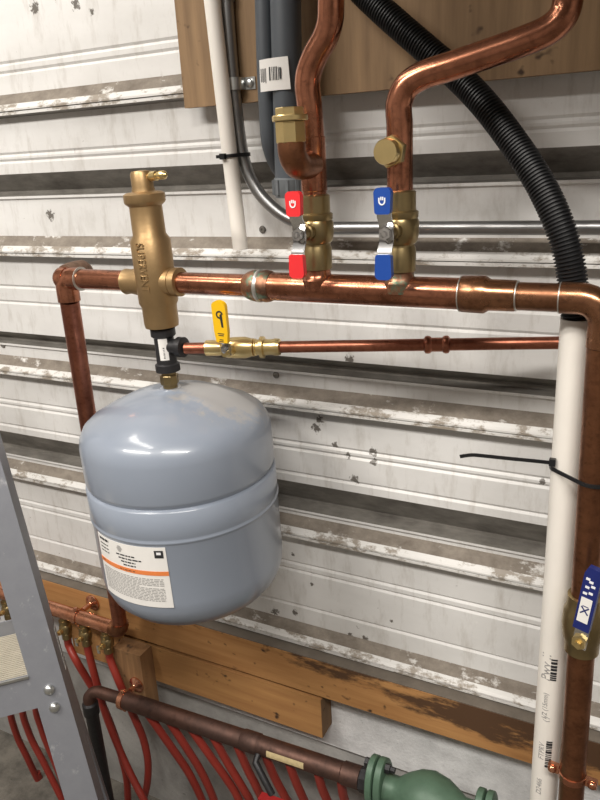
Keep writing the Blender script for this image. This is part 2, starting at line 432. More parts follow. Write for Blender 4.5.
pipe_x(c2, hx(560), R1 + .0006, 'pipe', W['copper_bronze']); 
sring((hx(560), HY, HZ), X, R1 + .0012, header)
er = rex - hx(560)
pts = [Vector((hx(560), HY, HZ))] + [Vector((rex - .026, HY, HZ))] + arc((rex - .026, HY, HZ - .026), (0, 0, .026), (.026, 0, 0))[1:] + [Vector((rex, HY, HZ - .05))]
MB().tube(pts, [.0166] * (len(pts) - 1) + [.0168], 24).build('elbow', W['copper_bronze'], header)
# left corner fitting and the stub that turns to the wall
MB().lathe((ex + .004, HY, HZ), -X, [(.0162, 0), (.0166, .008), (.0160, .0135), (.0125, .0185), (.006, .0208), (0, .0213)], 26).build('end_cap', W['copper'], header)
pts = [Vector((ex + .03, HY, HZ)), Vector((ex + .014, HY, HZ))] + arc((ex + .014, HY + .0, HZ - .014), (0, 0, .014), (-.014, 0, 0))[1:] + [Vector((ex, HY, HZ - .034))]
MB().tube(pts, .0166, 24).build('elbow', W['copper'], header)
sring((ex + .03, HY, HZ), X, R1 + .0018, header)
MB().lathe((ex, HY, HZ + .003), Y, [(.0166, 0), (.0185, .012), (.0188, .030), (.0180, .038), (.0130, .0455), (.005, .048), (0, .0485)], 24).build('stub', W['copper_dusty'], header)
DL0 = Vector((ex, HY, HZ - .034)); DL1 = at(120, 624, -.09)
MB().tube([DL0, DL1], R1, 24).build('drop_pipe', W['copper_red'], header)
# tee outlets on the header
V1, V2 = xt(318.5, 285, HY), xt(400.5, 285, HY)
zv0 = zt(400, 281, HY)
for vx in (V1, V2):
    MB().lathe((vx, HY, HZ), Z, [(.0200, .0), (.0200, .0115), (.0172, .0145), (.0158, .018), (.0154, .022), (.0152, .028), (R1, .0285), (R1, zv0 - HZ + .012)], 26).build('outlet', W['copper_flux'] if vx == V2 else W['copper'], header)

# ------------------------------------------------------------------ ball valves with coloured butterfly handles
def butterfly_valve(vx, gm, cname, label, cz, pxs):
    r = thing('ball_valve', (vx, HY, zv0 + .011), label, 'valve', None)
    zb_, ztp = zv0 + .011, zt(vx and pxs[0], pxs[1], HY)
    L = ztp - zb_
    MB().lathe((vx, HY, zb_), Z, [(.0150, 0), (.0176, .001), (.0178, .026), (.0166, .028), (.0166, .031), (.0196, .034), (.0212, .044), (.0212, L * .62), (.0196, L * .66), (.0205, L * .68), (.0205, L * .74), (.0178, L * .76), (.0178, L - .002), (.0150, L)], 12 if False else 26).build('body', W['brass_dull'], r)
    hz = zt(pxs[2], pxs[3], HY - .048)
    MB().lathe((vx, HY - .016, hz), -Y, [(.0095, 0), (.0095, .012), (.0075, .013), (.0075, .026), (.005, .027), (.005, .034)], 20).build('stem', W['brass_dull'], r)
    hy = HY - .046
    hb = MB()
    hb.sweep([(vx, hy - .006, hz + .036), (vx, hy - .004, hz + .018), (vx, hy + .002, hz + .010), (vx, hy + .002, hz - .010), (vx, hy - .004, hz - .018), (vx, hy - .006, hz - .036)], .0022, .016, (0, 1, 0))
    h = hb.build('handle', W['chrome'], r, 40, .0004)
    MB().lathe((vx, hy, hz), -Y, [(.0066, 0), (.0066, .0055), (.0035, .0056), (.0035, .009), (.001, .0095)], 6).build('nut', W['chrome'], h, 30)
    for s in (1, -1):
        zc = hz + s * .0345
        def corner(cx, cz, r, a0): return [(cx + r * math.cos(a0 + PI / 2 * k / 5), cz + r * math.sin(a0 + PI / 2 * k / 5)) for k in range(6)]
        hw, hi, hh = .0095, .0088, .0135
        poly = corner(hw - .0055, hh - .0055, .0055, 0) + corner(-hw + .0055, hh - .0055, .0055, PI / 2) + corner(-hi + .003, -hh + .003, .003, PI) + corner(hi - .003, -hh + .003, .003, 1.5 * PI)
        g = MB().prism([(x_, s * z_) for x_, z_ in (poly if s == 1 else poly)], (vx, hy - .0025, zc), X, Z, .0078)
        gg = g.build('grip', gm, h, 50, .0022)
        if s == 1:
            yy = hy - .0106
            mk = MB()
            arcp = [Vector((vx + .0032 * math.cos(PI + PI * k / 8), yy, zc + .000 + .0035 * math.sin(PI + PI * k / 8))) for k in range(9)]
            mk.sweep([Vector((vx - .0032, yy, zc + .0035))] + arcp + [Vector((vx + .0032, yy, zc + .0035))], .0006, .0014, (0, 1, 0))
            mk.bx(vx - .0016, vx - .0004, yy - .0003, yy + .0003, zc + .001, zc + .0045); mk.bx(vx + .0004, vx + .0016, yy - .0003, yy + .0003, zc + .001, zc + .0045)
            mk.build('emblem', W['ink_white'], gg, 0)
    return ztp
zt1 = butterfly_valve(V1, W['red'], 'red', 'brass ball valve with red grips on the thick copper header', 0, (318, 194, 299, 235))
zt2 = butterfly_valve(V2, W['blue'], 'blue', 'brass ball valve with blue grips on the thick copper header', 0, (401, 190, 384, 234))

# ------------------------------------------------------------------ the two risers
def riser(name, vx, ztop, path, label, r=R1):
    t = thing(name, (vx, HY, ztop), label, 'pipe')
    P = [Vector((vx, HY, ztop))] + path
    pts = P[:2] + spline(P[1:], 8)[1:]
    MB().tube(pts, r, 24).build('pipe', W['copper'], t)
    return t
A = lambda px, py, y=HY: at(px, py, y)
p1 = [Vector((V1, HY, zt(312, 150, HY))), Vector((V1 - .001, HY, zt(309, 112, HY))), A(307.5, 88), A(309, 72), A(316, 54), A(325, 38), A(330, 22), A(331, 5), A(331, -30), A(329, -80), A(329, -80) + Vector((0, 0, .3)), A(329, -80) + Vector((0, 0, .8))]
r1 = riser('copper_riser', V1, zt1, p1, 'copper riser with an offset bend rising from the red-handled valve')
# side outlet with elbow and brass cap
oz = zt(312, 164.5, HY)
MB().lathe((V1, HY, oz - .030), Z, [(R1, 0), (.0152, .001), (.0152, .059), (R1, .06)], 26).build('tee', W['copper'], r1)
oy = HY - .052
pts = [Vector((V1, HY - .006, oz)), Vector((V1, HY - .02, oz)), Vector((V1, oy + .02, oz))] + arc((V1, oy + .02, oz + .02), (0, 0, -.02), (0, -.02, 0), 10)[1:] + [Vector((V1, oy, oz + .0255))]
MB().tube(pts, .0155, 24).build('elbow', W['copper_dark'], r1)
cz_ = oz + .024
cap = MB().lathe((V1, oy, cz_), Z, [(.0155, 0), (.0168, .001), (.0168, .0215), (.016, .022)], 8)
cap.lathe((V1, oy, cz_ + .0222), Z, [(.0188, 0), (.0194, .001), (.0194, .005), (.0188, .006)], 24)
cap.lathe((V1, oy, cz_ + .0284), Z, [(.0160, 0), (.0160, .0065), (.015, .0075)], 8)
cap.build('cap', W['brass'], r1, 30)
p2 = [Vector((V2, HY, zt(397, 140, HY))), Vector((V2, HY, zt(397.5, 124, HY))), A(399, 104, -.199), A(407, 86, -.198), A(424, 75, -.197), A(450, 66.5, -.195), A(490, 53, -.19), A(520, 42.5, -.187), A(545, 32, -.184), A(560, 20, -.182), A(567, 5, -.18), A(570, -25, -.18), A(572, -70, -.18), A(572, -70, -.18) + Vector((0, 0, .3)), A(572, -70, -.18) + Vector((0, 0, .8))]
r2 = riser('copper_riser', V2, zt2, p2, 'copper riser bending long to the right above the blue-handled valve')
pz = zt(398, 151, HY)
pl = MB().lathe((V2, HY - R1 + .002, pz), -Y, [(.0105, 0), (.0105, .010)], 24)
pl.lathe((V2, HY - R1 - .008, pz), -Y, [(.0158, 0), (.0168, .001), (.0168, .010), (.0158, .011)], 6, ref=(1, 0, .35))
pl.lathe((V2, HY - R1 - .020, pz), -Y, [(.0132, 0), (.0132, .010), (.0124, .0115)], 24)
pl.build('plug', W['brass'], r2, 30)

# ------------------------------------------------------------------ bronze air separator
TX, TY = -.628, HY
az = lambda py, px=None: zt(px if px else 165 - (326 - py) * .165, py, HY)
sep = thing('air_separator', (TX, TY, az(326)), 'tall cast bronze air separator at the left of the copper header', 'air separator')
z = [az(v) for v in (327, 322, 306, 303, 240, 234, 206, 203, 194, 192, 187, 174, 171)]
RR = .0272
prof = [(.014, z[0] ), (.0232, z[0] + .001), (.0242, z[1]), (.0242, z[2]), (RR, z[3] + .002), (RR, z[4]), (.0222, z[5]), (.0218, z[6]), (.0265, z[7]), (.0275, z[7] + .002), (.0275, z[8]), (.0235, z[9]), (.0155, z[9] + .001), (.0145, z[10]), (.0145, z[11]), (.0125, z[12]), (.001, z[12] + .001)]
MB().lathe((TX, TY, 0), Z, prof, 36).build('body', W['bronze'], sep, 35)
bxl, bxr = hx(127), hx(182)
MB().lathe((TX, TY, HZ), X, [(.0195, .018), (.0190, .030), (.0170, bxr - TX - .012), (.0195, bxr - TX - .011), (.0195, bxr - TX - .001), (.016, bxr - TX)], 28).build('boss', W['bronze'], sep)
MB().lathe((TX, TY, HZ), -X, [(.0195, .018), (.0190, .030), (.0170, TX - bxl - .010), (.0180, TX - bxl - .001), (.016, TX - bxl)], 28).build('boss', W['bronze'], sep)
nz = az(177)
nd = Vector((1, -.12, .02)).normalized()
MB().lathe((TX + .011, TY - .001, nz), nd, [(.0045, 0), (.0045, .006), (.0062, .0065), (.0062, .016), (.0042, .017), (.0042, .022), (.0055, .0225), (.0055, .030), (.003, .033), (.002, .034)], 16).build('vent_nozzle', W['brass'], sep)
thl, zl = cyl_hit(142.5, 268, TX, TY, RR)
o = Vector((TX + RR * math.cos(thl), TY + RR * math.sin(thl), zl))
tang = Vector((-math.sin(thl), math.cos(thl), 0))
text('SUPERVENT', .0124, o, -Z, tang if tang.x > 0 else -tang, W['bronze'], 'lettering', sep, .0012, 'CENTER', (TX, TY, RR), 1.35)

# black iron tee, nipple
tz0, tz1 = zt(167, 371, HY), z[0]
tee = thing('iron_tee', (TX, TY, tz0), 'black iron pipe tee between the bronze air separator and grey tank', 'pipe fitting')
MB().lathe((TX, TY, tz0), Z, [(.0125, 0), (.0175, .001), (.0175, .011), (.0145, .013), (.0140, tz1 - tz0 - .015), (.0175, tz1 - tz0 - .012), (.0175, tz1 - tz0 - .002), (.0125, tz1 - tz0 - .0005)], 28).build('body', W['iron'], tee)
tz = zt(175, 347, HY)
MB().lathe((TX, TY, tz), X, [(.0108, 0), (.0108, .022), (.0142, .024), (.0142, .033), (.0110, .034)], 26).build('side_outlet', W['iron'], tee)
th0, zz0 = cyl_hit(158, 339, TX, TY, .0143); th1, zz1 = cyl_hit(170, 361, TX, TY, .0143)
sx = MB().patch(TX, TY, .0143, th0 - .15, th1 - .2, zz1 + .002, zz0, 8).build('sticker', W['paper'], tee)
bc = MB()
for k in range(7): 
    zz = zz1 + .005 + (zz0 - zz1) * .5 * k / 7; bc.patch(TX, TY, .0150, th0 + .25, th1 - .55, zz, zz + random.choice((.0006, .0012)), 4, .0003)
bc.build('barcode', W['ink'], sx, 0)
nzb = zt(171, 387, HY)
nip = MB().lathe((TX, TY, nzb), Z, [(.0105, 0), (.0105, tz0 - nzb - .0005)], 24)
nip.lathe((TX, TY, nzb + .005), Z, [(.0125, 0), (.0132, .001), (.0132, (tz0 - nzb) * .55), (.0125, (tz0 - nzb) * .55 + .001)], 8)
tag(nip.build('brass_nipple', W['brass_dull'], None, 30), 'short brass nipple screwed in the top of the grey tank', 'pipe fitting')

# ------------------------------------------------------------------ expansion tank
TR = .1395; KX = TX + .002
tank = thing('expansion_tank', (TX, TY, H - .70), 'big grey-blue steel expansion tank hanging below the bronze air separator', 'tank')
ztop = nzb - .0005
zr1, zr2 = H - .439, H - .486
zs = nzb - .055; zq = .046
pf = [(.001, H - .703 + zq), (.05, H - .700 + zq), (.09, H - .691 + zq), (.116, H - .677 + zq), (.131, H - .660 + zq), (.138, H - .642 + zq), (TR, H - .625 + zq), (TR, zr2 - .004), (TR + .0006, zr2 - .002), (TR + .0019, zr2), (TR + .0019, zr2 + .002), (TR + .0003, zr2 + .004),
      (TR + .001, zr2 + .006), (TR + .001, zr1 - .0025), (TR - .0012, zr1 - .0008), (TR - .004, zr1 + .001), (TR - .0035, zr1 + .003), (TR - .001, zr1 + .006), (TR, zr1 + .010), (TR, zs - .014), (TR - .0025, zs - .002), (TR - .009, zs + .010), (TR - .020, zs + .019), (TR - .045, zs + .032), (.065, zs + .045), (.035, zs + .052), (.016, zs + .0535), (.0155, ztop), (.011, ztop)]
MB().lathe((TX, TY, 0), Z, pf, 72).build('shell', W['tank'], tank, 60)
tl0, zl0 = cyl_hit(95, 531, TX, TY, TR); tl1, zl1 = cyl_hit(161, 547, TX, TY, TR); tl2, zl2 = cyl_hit(167, 604, TX, TY, TR); tl3, zl3 = cyl_hit(102, 587, TX, TY, TR)
print('label', tl0, tl1, tl2, tl3, zl0, zl1, zl2, zl3)
la, lb = (tl0 + tl3) / 2, (tl1 + tl2) / 2; lz0, lz1 = (zl2 + zl3) / 2, (zl0 + zl1) / 2
lab = MB().patch(TX, TY, TR + .0002, la, lb, lz0, lz1, 24).build('label', W['paper'], tank, 0)
def lp(mb, u0, u1, v0, v1, n=6): mb.patch(TX, TY, TR + .0009, la + (lb - la) * u0, la + (lb - la) * u1, lz0 + (lz1 - lz0) * v0, lz0 + (lz1 - lz0) * v1, n, .0003)
q = MB(); lp(q, .0, 1, .54, .61, 20); q.build('stripe', W['ink_orange'], lab, 0)
q = MB(); lp(q, .87, .97, .83, .95, 3); q.build('emblem', W['ink'], lab, 0)
q = MB(); q.patch(TX, TY, TR + .0013, la + (lb - la) * .895, la + (lb - la) * .945, lz0 + (lz1 - lz0) * .885, lz0 + (lz1 - lz0) * .925, 3, .0002); q.build('emblem_arrow', W['ink_white'], lab, 0)
q = MB()
def words(q, u0, u1, v, h, wmin=.02, wmax=.07, gap=.012):
    u = u0
    while u < u1:
        w = min(random.uniform(wmin, wmax), u1 - u); lp(q, u, u + w, v, v + h, 2); u += w + gap
for k in range(4): words(q, .36 + .03 * k, .62 + (.08 if k == 1 else 0), .80 - k * .052, .02)
words(q, .05, .24, .93, .035); 
for k in range(3): words(q, .06, .22, .86 - k * .06, .015)
q.build('print', W['ink'], lab, 0)
q = MB()
for k in range(15):
    words(q, .05, .93 - (.3 if k == 5 else 0), .47 - k * .026, .012)
q.build('fine_print', W['ink_grey'], lab, 0)
q = MB()
for k in range(8): lp(q, .38 + .006 * abs(4 - k), .46 - .006 * abs(4 - k), .855 + k * .013, .862 + k * .013, 2)
q.build('seal', W['ink_grey'], lab, 0)
q = MB(); words(q, .04, .10, .565, .022, .02, .03, .01); q.build('stripe_print', W['ink'], lab, 0); q = MB(); words(q, .38, .6, .562, .014); q.build('stripe_print', W['ink'], lab, 0)

piv = Vector((TX, HY, HZ)); RY = Matrix.Rotation(-.025, 3, 'Y')
for o_ in (sep, tee, tank, bpy.data.objects['brass_nipple']):
    o_.location = piv + RY @ (Vector(o_.location) - piv); o_.rotation_euler = RY.to_euler()
# ------------------------------------------------------------------ thin feed line with yellow-handled valve
q0 = Vector((TX + .0367, HY, tz - .0008)); 
qe = at(575, 342.5, -.062)
dirq = (qe - q0).normalized(); Lq = (qe - q0).length
def qpos(px):       # distance along the feed line for a photo column
    best = min(range(1000), key=lambda k: abs(proj(q0 + dirq * Lq * k / 1000)[0] - px)); return Lq * best / 1000
def proj(p):
    d = p - CAM; c = [CX[i] * d.x + CY[i] * d.y + CZ[i] * d.z for i in range(3)]
    return 300 + F * c[0] / c[2], 400 + F * c[1] / c[2]
R5 = .0080
s = [qpos(v) for v in (206, 222, 246, 254, 256, 260, 264, 280, 424, 450)]
yv = thing('ball_valve', q0 + dirq * s[2], 'small brass ball valve with a yellow lever on the thin copper line', 'valve')
MB().lathe(q0, dirq, [(.0095, s[0]), (.0110, s[0] + .001), (.0110, s[1] - .004), (.0100, s[1]), (.0135, s[1] + .006), (.0148, (s[1] + s[2]) / 2), (.0148, s[2]), (.0125, s[3] - .003), (.0125, s[3]), (.0095, s[3] + .001)], 24).build('body', W['brass'], yv)
MB().lathe(q0, dirq, [(.0090, s[3] + .001), (.0120, s[3] + .002), (.0120, s[4]), (.0108, s[4] + .001), (.0108, s[5]), (.0150, s[5] + .001), (.0150, s[6]), (.0112, s[6] + .001), (.0108, (s[6] + s[7]) / 2), (.0120, s[7] - .006), (.0112, s[7]), (.0085, s[7] + .001)], 24).build('union', W['brass'], yv)
vc = q0 + dirq * ((s[1] + s[2]) / 2 + .004)
MB().lathe(vc + Vector((0, -.012, 0)), -Y, [(.007, 0), (.007, .012), (.005, .0125), (.005, .02)], 18).build('stem', W['brass'], yv)
hy = vc.y - .024
nutp = at(230, 349, hy); topp = at(221.5, 300, hy - .006)
nutp.x = vc.x; print('nut', proj(nutp))
up = (topp - nutp); upn = up.normalized(); sx_ = upn.cross(-Y).normalized() * -1
if sx_.x < 0: sx_ = -sx_
hd = MB(); L = up.length; fn = sx_.cross(upn)
hd.sweep([nutp + upn * -.008, nutp + upn * .006, nutp + upn * .012 + fn * .006, nutp + upn * .03 + fn * .006], .0022, .013, fn)
h = hd.build('lever', W['chrome'], yv, 40)
nb = MB().lathe(nutp + fn * -.001, fn, [(.0072, 0), (.0072, .006), (.004, .0061), (.004, .0095), (.001, .010)], 6); nb.build('nut', W['chrome'], h, 30)
w_ = .0105; g0 = .012
poly = [(-w_ * .8, g0), (w_ * .8, g0), (w_, L * .4), (w_, L - .006)] + [(w_ * math.cos(PI * k / 8), L - .006 + .0075 * math.sin(PI * k / 8)) for k in range(1, 8)] + [(-w_, L - .006), (-w_, L * .4)]
grip = MB().prism(poly, nutp + fn * .004, sx_, upn, .006).build('grip', W['yellow'], h, 40, .0012)
fo = nutp + fn * .0101
em = MB()
em.sweep([fo + sx_ * (.001 + .0045 * math.cos(a_)) + upn * (L - .017 + .0045 * math.sin(a_)) for a_ in [PI * .05 + k * PI * 1.5 / 12 for k in range(13)]], .0005, .0022, fn)
em.prism([(.0008, L - .0175), (.0045, L - .0145), (.0052, L - .034), (.0022, L - .034)], fo - fn * .0003, sx_, upn, .0005)
em.build('emblem', W['ink'], grip, 0)
em = MB()
for u0, v0, w0 in ((-.005, .024, .010), (-.004, .0215, .008), (-.003, .0155, .006), (-.004, .013, .007)):
    em.prism([(u0, v0), (u0 + w0, v0), (u0 + w0, v0 + .0012), (u0, v0 + .0012)], fo - fn * .0003, sx_, upn, .0004)
em.build('print', W['ink'], grip, 0)
feed = thing('copper_feed_line', q0 + dirq * .3, 'thin horizontal copper line running right from the yellow-handled valve', 'pipe')
MB().lathe(q0, dirq, [(R5, s[7] + .0015), (R5, Lq)], 20).build('pipe', W['copper_red'], feed)
cp = MB(); a0, a1 = s[8], s[9]
prf = [(R5 + .0002, a0), (.0112, a0 + .002), (.0118, a0 + .005), (.0112, a0 + .008), (.0092, a0 + .010), (.0092, a1 - .010), (.0112, a1 - .008), (.0118, a1 - .005), (.0112, a1 - .002), (R5 + .0002, a1)]
cp.lathe(q0, dirq, prf, 24).build('press_coupling', W['copper_red'], feed)
tag(MB().lathe(q0, dirq, [(R5, .0005), (R5, s[0] - .0005)], 20).build('copper_nipple', W['copper_red'], None), 'short copper piece between the black iron tee and yellow-handled valve', 'pipe')

# ------------------------------------------------------------------ white plastic pipes, conduit, grey pipes, corrugated hose
WX, WY, WR = -.083, -.1655, .0178
wz = zt(577, 318, WY)
wp = thing('white_pipe', (WX, WY, .2), 'thick white plastic pipe standing upright at the right', 'pipe')
wtop, wbot = at(577.5, 318, WY), at(541, 830, WY); wbot = wbot
mbp = MB(); wd = (wbot - wtop).normalized()
mbp.tube([wtop, wtop + wd * 1.3], WR, 32, False); mbp.tube([wtop, wtop + wd * .4], WR - .0028, 32, False)
mbp.quad_ring([[wtop + (X * math.cos(2 * PI * k / 32) + Y * math.sin(2 * PI * k / 32)) * r_ for k in range(32)] for r_ in (WR, WR - .0028)], True, False)
wtube = mbp.build('tube', W['pvc'], wp)
def wprint(px0, py0, body, size, m):
    ym = zt(px0, py0, WY - WR); zc = ym
    c = wtop + wd * ((wtop.z - zc) / -wd.z)
    th, zz = cyl_hit(px0, py0, c.x, c.y, WR)
    o = Vector((c.x + WR * math.cos(th), c.y + WR * math.sin(th), zz)); tg = Vector((-math.sin(th), math.cos(th), 0))
    return text(body, size, o, wd * -1, -tg, m, 'print', wtube, .0003, 'CENTER', (c.x, c.y, WR + .0002))
wprint(546.5, 667, 'Pwv II', .017, W['ink_grey']); wprint(545, 706, '1/2 (15mm)', .009, W['ink_grey']); wprint(546, 719, '( )', .009, W['ink_grey']); wprint(541.5, 751, 'FTPRV', .010, W['ink_grey']); wprint(539, 786, 'D2466', .010, W['ink_grey'])
def wbars(pxa, pya, pxb, pyb):
    q = MB()
    c = wtop + wd * ((wtop.z - zt(pxa, (pya + pyb) / 2, WY - WR)) / -wd.z)
    t0, z0_ = cyl_hit(pxa, pya, c.x, c.y, WR); t1, z1_ = cyl_hit(pxb, pyb, c.x, c.y, WR)
    zz = z0_
    while zz > z1_:
        hh = random.choice((.0012, .002, .0035)); q.patch(c.x, c.y, WR + .0002, t0, t0 + .42, zz - hh, zz, 4, .0004); zz -= hh + random.choice((.0012, .002))
    q.build('barcode', W['ink'], wtube, 0)
wbars(551.5, 659, 551, 680); wbars(546.5, 741, 545, 767)

lx, ly, lr = -.58, -.062, .0113
ltop, lbot = at(211, -10, -.062), at(240.5, 249, -.062)
ld = (lbot - ltop).normalized()
lw = thing('white_pipe', lbot, 'thin white plastic pipe with an open end at the upper left', 'pipe')
m_ = MB(); m_.tube([ltop - ld * 1.05, lbot], lr, 28, False); m_.tube([ltop, lbot], lr - .002, 28, False)
m_.quad_ring([[lbot + (X * math.cos(2 * PI * k / 28) + Y * math.sin(2 * PI * k / 28)) * r_ for k in range(28)] for r_ in (lr, lr - .002)], True, False)
m_.build('tube', W['pvc'], lw)

cy = -.045
cpts = [at(224, -60, cy) + Vector((0, 0, .7)), at(224, -60, cy), at(227, 0, cy), at(231.5, 60, cy), at(236.5, 110, cy), at(241, 145, cy), at(247, 170, cy), at(257, 190, cy), at(270, 205, cy), at(286, 217, cy), at(302, 223, cy), at(325, 226, cy), at(430, 228, cy)]
zc_ = zt(430, 228, cy)
cpts = cpts[:-2] + [Vector((cpts[-2].x, cy, zc_ + .001)), Vector((cpts[-1].x, cy, zc_)), Vector((.9, cy, zc_))]
cd = thing('steel_conduit', at(257, 190, cy), 'grey steel conduit sweeping down then right behind the coloured valves', 'conduit')
MB().tube(spline(cpts, 8), .0089, 20).build('tube', W['steel'], cd)
st = thing('conduit_strap', at(243, 84, -.04), 'zinc one-hole strap holding the steel conduit to the backing board', 'strap')
sc_ = at(235, 84, cy)
loop = [sc_ + Vector((math.cos(a_) * .0102, math.sin(a_) * .0102, 0)) for a_ in [PI * .35 - PI * 1.25 * k / 10 for k in range(11)]]
sp_ = [Vector((sc_.x + .032, -.0365, sc_.z)), Vector((sc_.x + .0125, -.0365, sc_.z))] + loop[::1]
MB().sweep([Vector((sc_.x + .028, -.0362, sc_.z)), Vector((sc_.x + .0125, -.0362, sc_.z)), Vector((sc_.x + .0105, -.044, sc_.z))] + [sc_ + Vector((math.cos(a_) * .0104, math.sin(a_) * .0104, 0)) for a_ in [-.2 - k * .28 for k in range(10)]], .016, .0014, Z).build('band', W['zinc'], st, 40)
MB().lathe((sc_.x + .0195, -.037, sc_.z), -Y, [(.006, 0), (.006, .0025), (.0045, .004), (.001, .0044)], 16).build('screw', W['zinc'], st)

gY = -.085
gx, gr = xt(287, 60, gY), .0195
gp = thing('grey_pipe', at(287, 190, gY), 'thicker grey plastic pipe ending in a ribbed coupling behind the red valve', 'pipe')
gbot = at(289.5, 182, gY); gtop = at(285.5, 0, gY); gd = (gtop - gbot).normalized()
MB().tube([gbot, gbot + gd * 1.05], gr, 30).build('tube', W['grey_pvc'], gp)
cf = MB(); cf.lathe(gbot + gd * .006, -gd, [(gr + .0002, 0), (gr + .0022, .002), (gr + .0022, .022), (gr + .0006, .024), (gr + .0006, .026), (.012, .0265)], 30)
for k in range(10):
    a_ = 2 * PI * k / 10; cf.box(gbot - gd * .006 + Vector((math.cos(a_), math.sin(a_), 0)) * (gr + .0028), (.003, .004, .019), (Vector((math.cos(a_), math.sin(a_), 0)), Vector((-math.sin(a_), math.cos(a_), 0)), Z))
cf.build('coupling', W['grey_pvc_fit'], gp)
sY = -.078
g2 = tag(MB().tube(spline([at(263, -150, sY), at(264, -60, sY), at(264.5, 0, sY), at(266, 60, sY), at(268, 110, sY), at(271, 145, sY + .005), at(279, 166, sY + .030), at(288, 176, sY + .05)], 8), .0125, 24).build('grey_pipe', W['grey_pvc']),
    'narrower grey plastic pipe curving in behind the thicker grey pipe', 'pipe')
ca, cb, cc, cd_ = at(257.5, 60, gY - gr - .001), at(287, 56, gY - gr - .001), at(290, 89, gY - gr - .001), at(259, 92, gY - gr - .001)
ux_ = (cb - ca); uy_ = (ca - cd_)
stk = MB(); nrmv = ux_.cross(uy_).normalized()
rows = []
for k in range(11):
    u = k / 10; bend_ = .004 * (1 - (2 * u - 1.15) ** 2) 
    t_, b_ = ca + ux_ * u, cd_ + (cc - cd_) * u
    off = Vector((0, -bend_ + .003, 0))
    rows.append([t_ + off, b_ + off, b_ + off + Vector((0, .0006, 0)), t_ + off + Vector((0, .0006, 0))])
stk.quad_ring(rows); stk = stk.build('sticker', W['paper'], gp, 30)
q = MB()
for u, w0, v0, v1 in ((.05, .018, .3, .72), (.10, .01, .3, .72), (.14, .016, .28, .72), (.19, .012, .3, .72), (.23, .014, .25, .72), (.36, .045, .32, .74), (.45, .012, .32, .74), (.5, .02, .32, .74), (.55, .012, .32, .74), (.59, .028, .32, .74), (.66, .014, .32, .72), (.70, .05, .34, .70)):
    bend_ = .004 * (1 - (2 * u - 1.15) ** 2); off = Vector((0, -bend_ + .0026, 0))
    f_ = lambda uu, vv: cd_ + (cc - cd_) * uu + (ca - cd_) * vv + off
    q.quad_ring([[f_(u, v0), f_(u + w0, v0), f_(u + w0, v1), f_(u, v1)], [p_ + Vector((0, -.0003, 0)) for p_ in (f_(u, v0), f_(u + w0, v0), f_(u + w0, v1), f_(u, v1))]])
q.build('barcode', W['ink'], stk, 0)

hp = [at(336, -50, -.076) + Vector((.004, -.015, .6)), at(336, -50, -.076) + Vector((0, -.01, .15)), at(336, -50, -.076), at(350, -22, -.078), at(373, 2, -.08), at(395, 22, -.085), at(425, 48, -.092), at(455, 74, -.10), at(485, 105, -.115), at(514, 143, -.13), at(538, 180, -.145), at(556, 217, -.158), at(567, 250, -.1645), at(573, 285, -.1655), wtop + Vector((0, 0, -.012)), wtop + Vector((0, 0, -.05))]
hpts = resample(spline(hp, 14), .001)
rad = [(.0160, .0160, .0138, .0136)[i % 4] for i in range(len(hpts))]
tag(MB().tube(hpts, rad, 20).build('corrugated_hose', W['black_matt'], None, 25), 'black corrugated hose curving down into the thick white pipe', 'hose')

# ------------------------------------------------------------------ right-hand copper drop with lever valve
rtop = Vector((rex, HY, HZ - .0505)); rbot = at(571.5, 790, -.195)
rd = (rbot - rtop).normalized()
def rz(py, px): return (rtop.z - zt(px, py, -.197)) / -rd.z
v0_, v1_ = rz(594, 586), rz(650, 581)
RD = .0158
rp = thing('copper_drop_pipe', rtop + rd * .3, 'brown copper pipe running down the right edge beside the thick white pipe', 'pipe')
MB().tube([rtop, rtop + rd * (v0_ - .0005)], RD, 26).build('pipe', W['copper_dark'], rp)
MB().tube([rtop + rd * (v1_ + .0005), rtop + rd * 1.05], RD, 26).build('pipe', W['copper_dark'], rp)
bv = thing('ball_valve', rtop + rd * v0_, 'brass ball valve with a navy lever low on the right copper pipe', 'valve')
Lv = v1_ - v0_
MB().lathe(rtop, rd, [(.016, v0_), (.0195, v0_ + .001), (.0200, v0_ + .016), (.0230, v0_ + .022), (.0245, v0_ + Lv * .5), (.0230, v1_ - .022), (.0205, v1_ - .016), (.0200, v1_ - .001), (.016, v1_)], 28).build('body', W['brass_dull'], bv)
bc_ = rtop + rd * (v0_ + Lv * .62)
nd = Vector((-.25, -1, 0)).normalized(); 
nd2 = (at(580, 641, (bc_ + nd * .034).y) - bc_); Ln = nd2.length; nd2.normalize()
MB().lathe(bc_, nd2, [(.0105, .012), (.0105, Ln - .008), (.0075, Ln - .007), (.0075, Ln - .0015)], 20).build('stem', W['brass_dull'], bv)
nb_ = bc_ + nd * .034; nb_ = at(580, 641, nb_.y)
h0 = at(582, 628, nb_.y - .008); h1 = at(594, 577, nb_.y - .008); uph = (h1 - h0).normalized(); sxh = uph.cross(nd); sxh = sxh if sxh.x > 0 else -sxh; fnh = sxh.cross(uph)
lv = MB(); lv.sweep([nb_ - uph * .009, nb_ + uph * .008, h0 - fnh * .002 + uph * .01, h0 - fnh * .002 + uph * .05], .0024, .016, fnh); lv = lv.build('lever', W['chrome'], bv, 40)
MB().lathe(nb_, fnh, [(.0085, 0), (.0085, .006), (.004, .0061), (.004, .010)], 6).build('nut', W['brass'], lv, 30)
Lh = (h1 - h0).length; wg = .0092
gr_ = MB().prism([(-wg, 0), (wg, 0), (wg, Lh + .004), (wg * .7, Lh + .012), (-wg * .7, Lh + .012), (-wg, Lh + .004)], h0 - fnh * .003, sxh, uph, .008).build('grip', W['navy'], lv, 40, .0018)
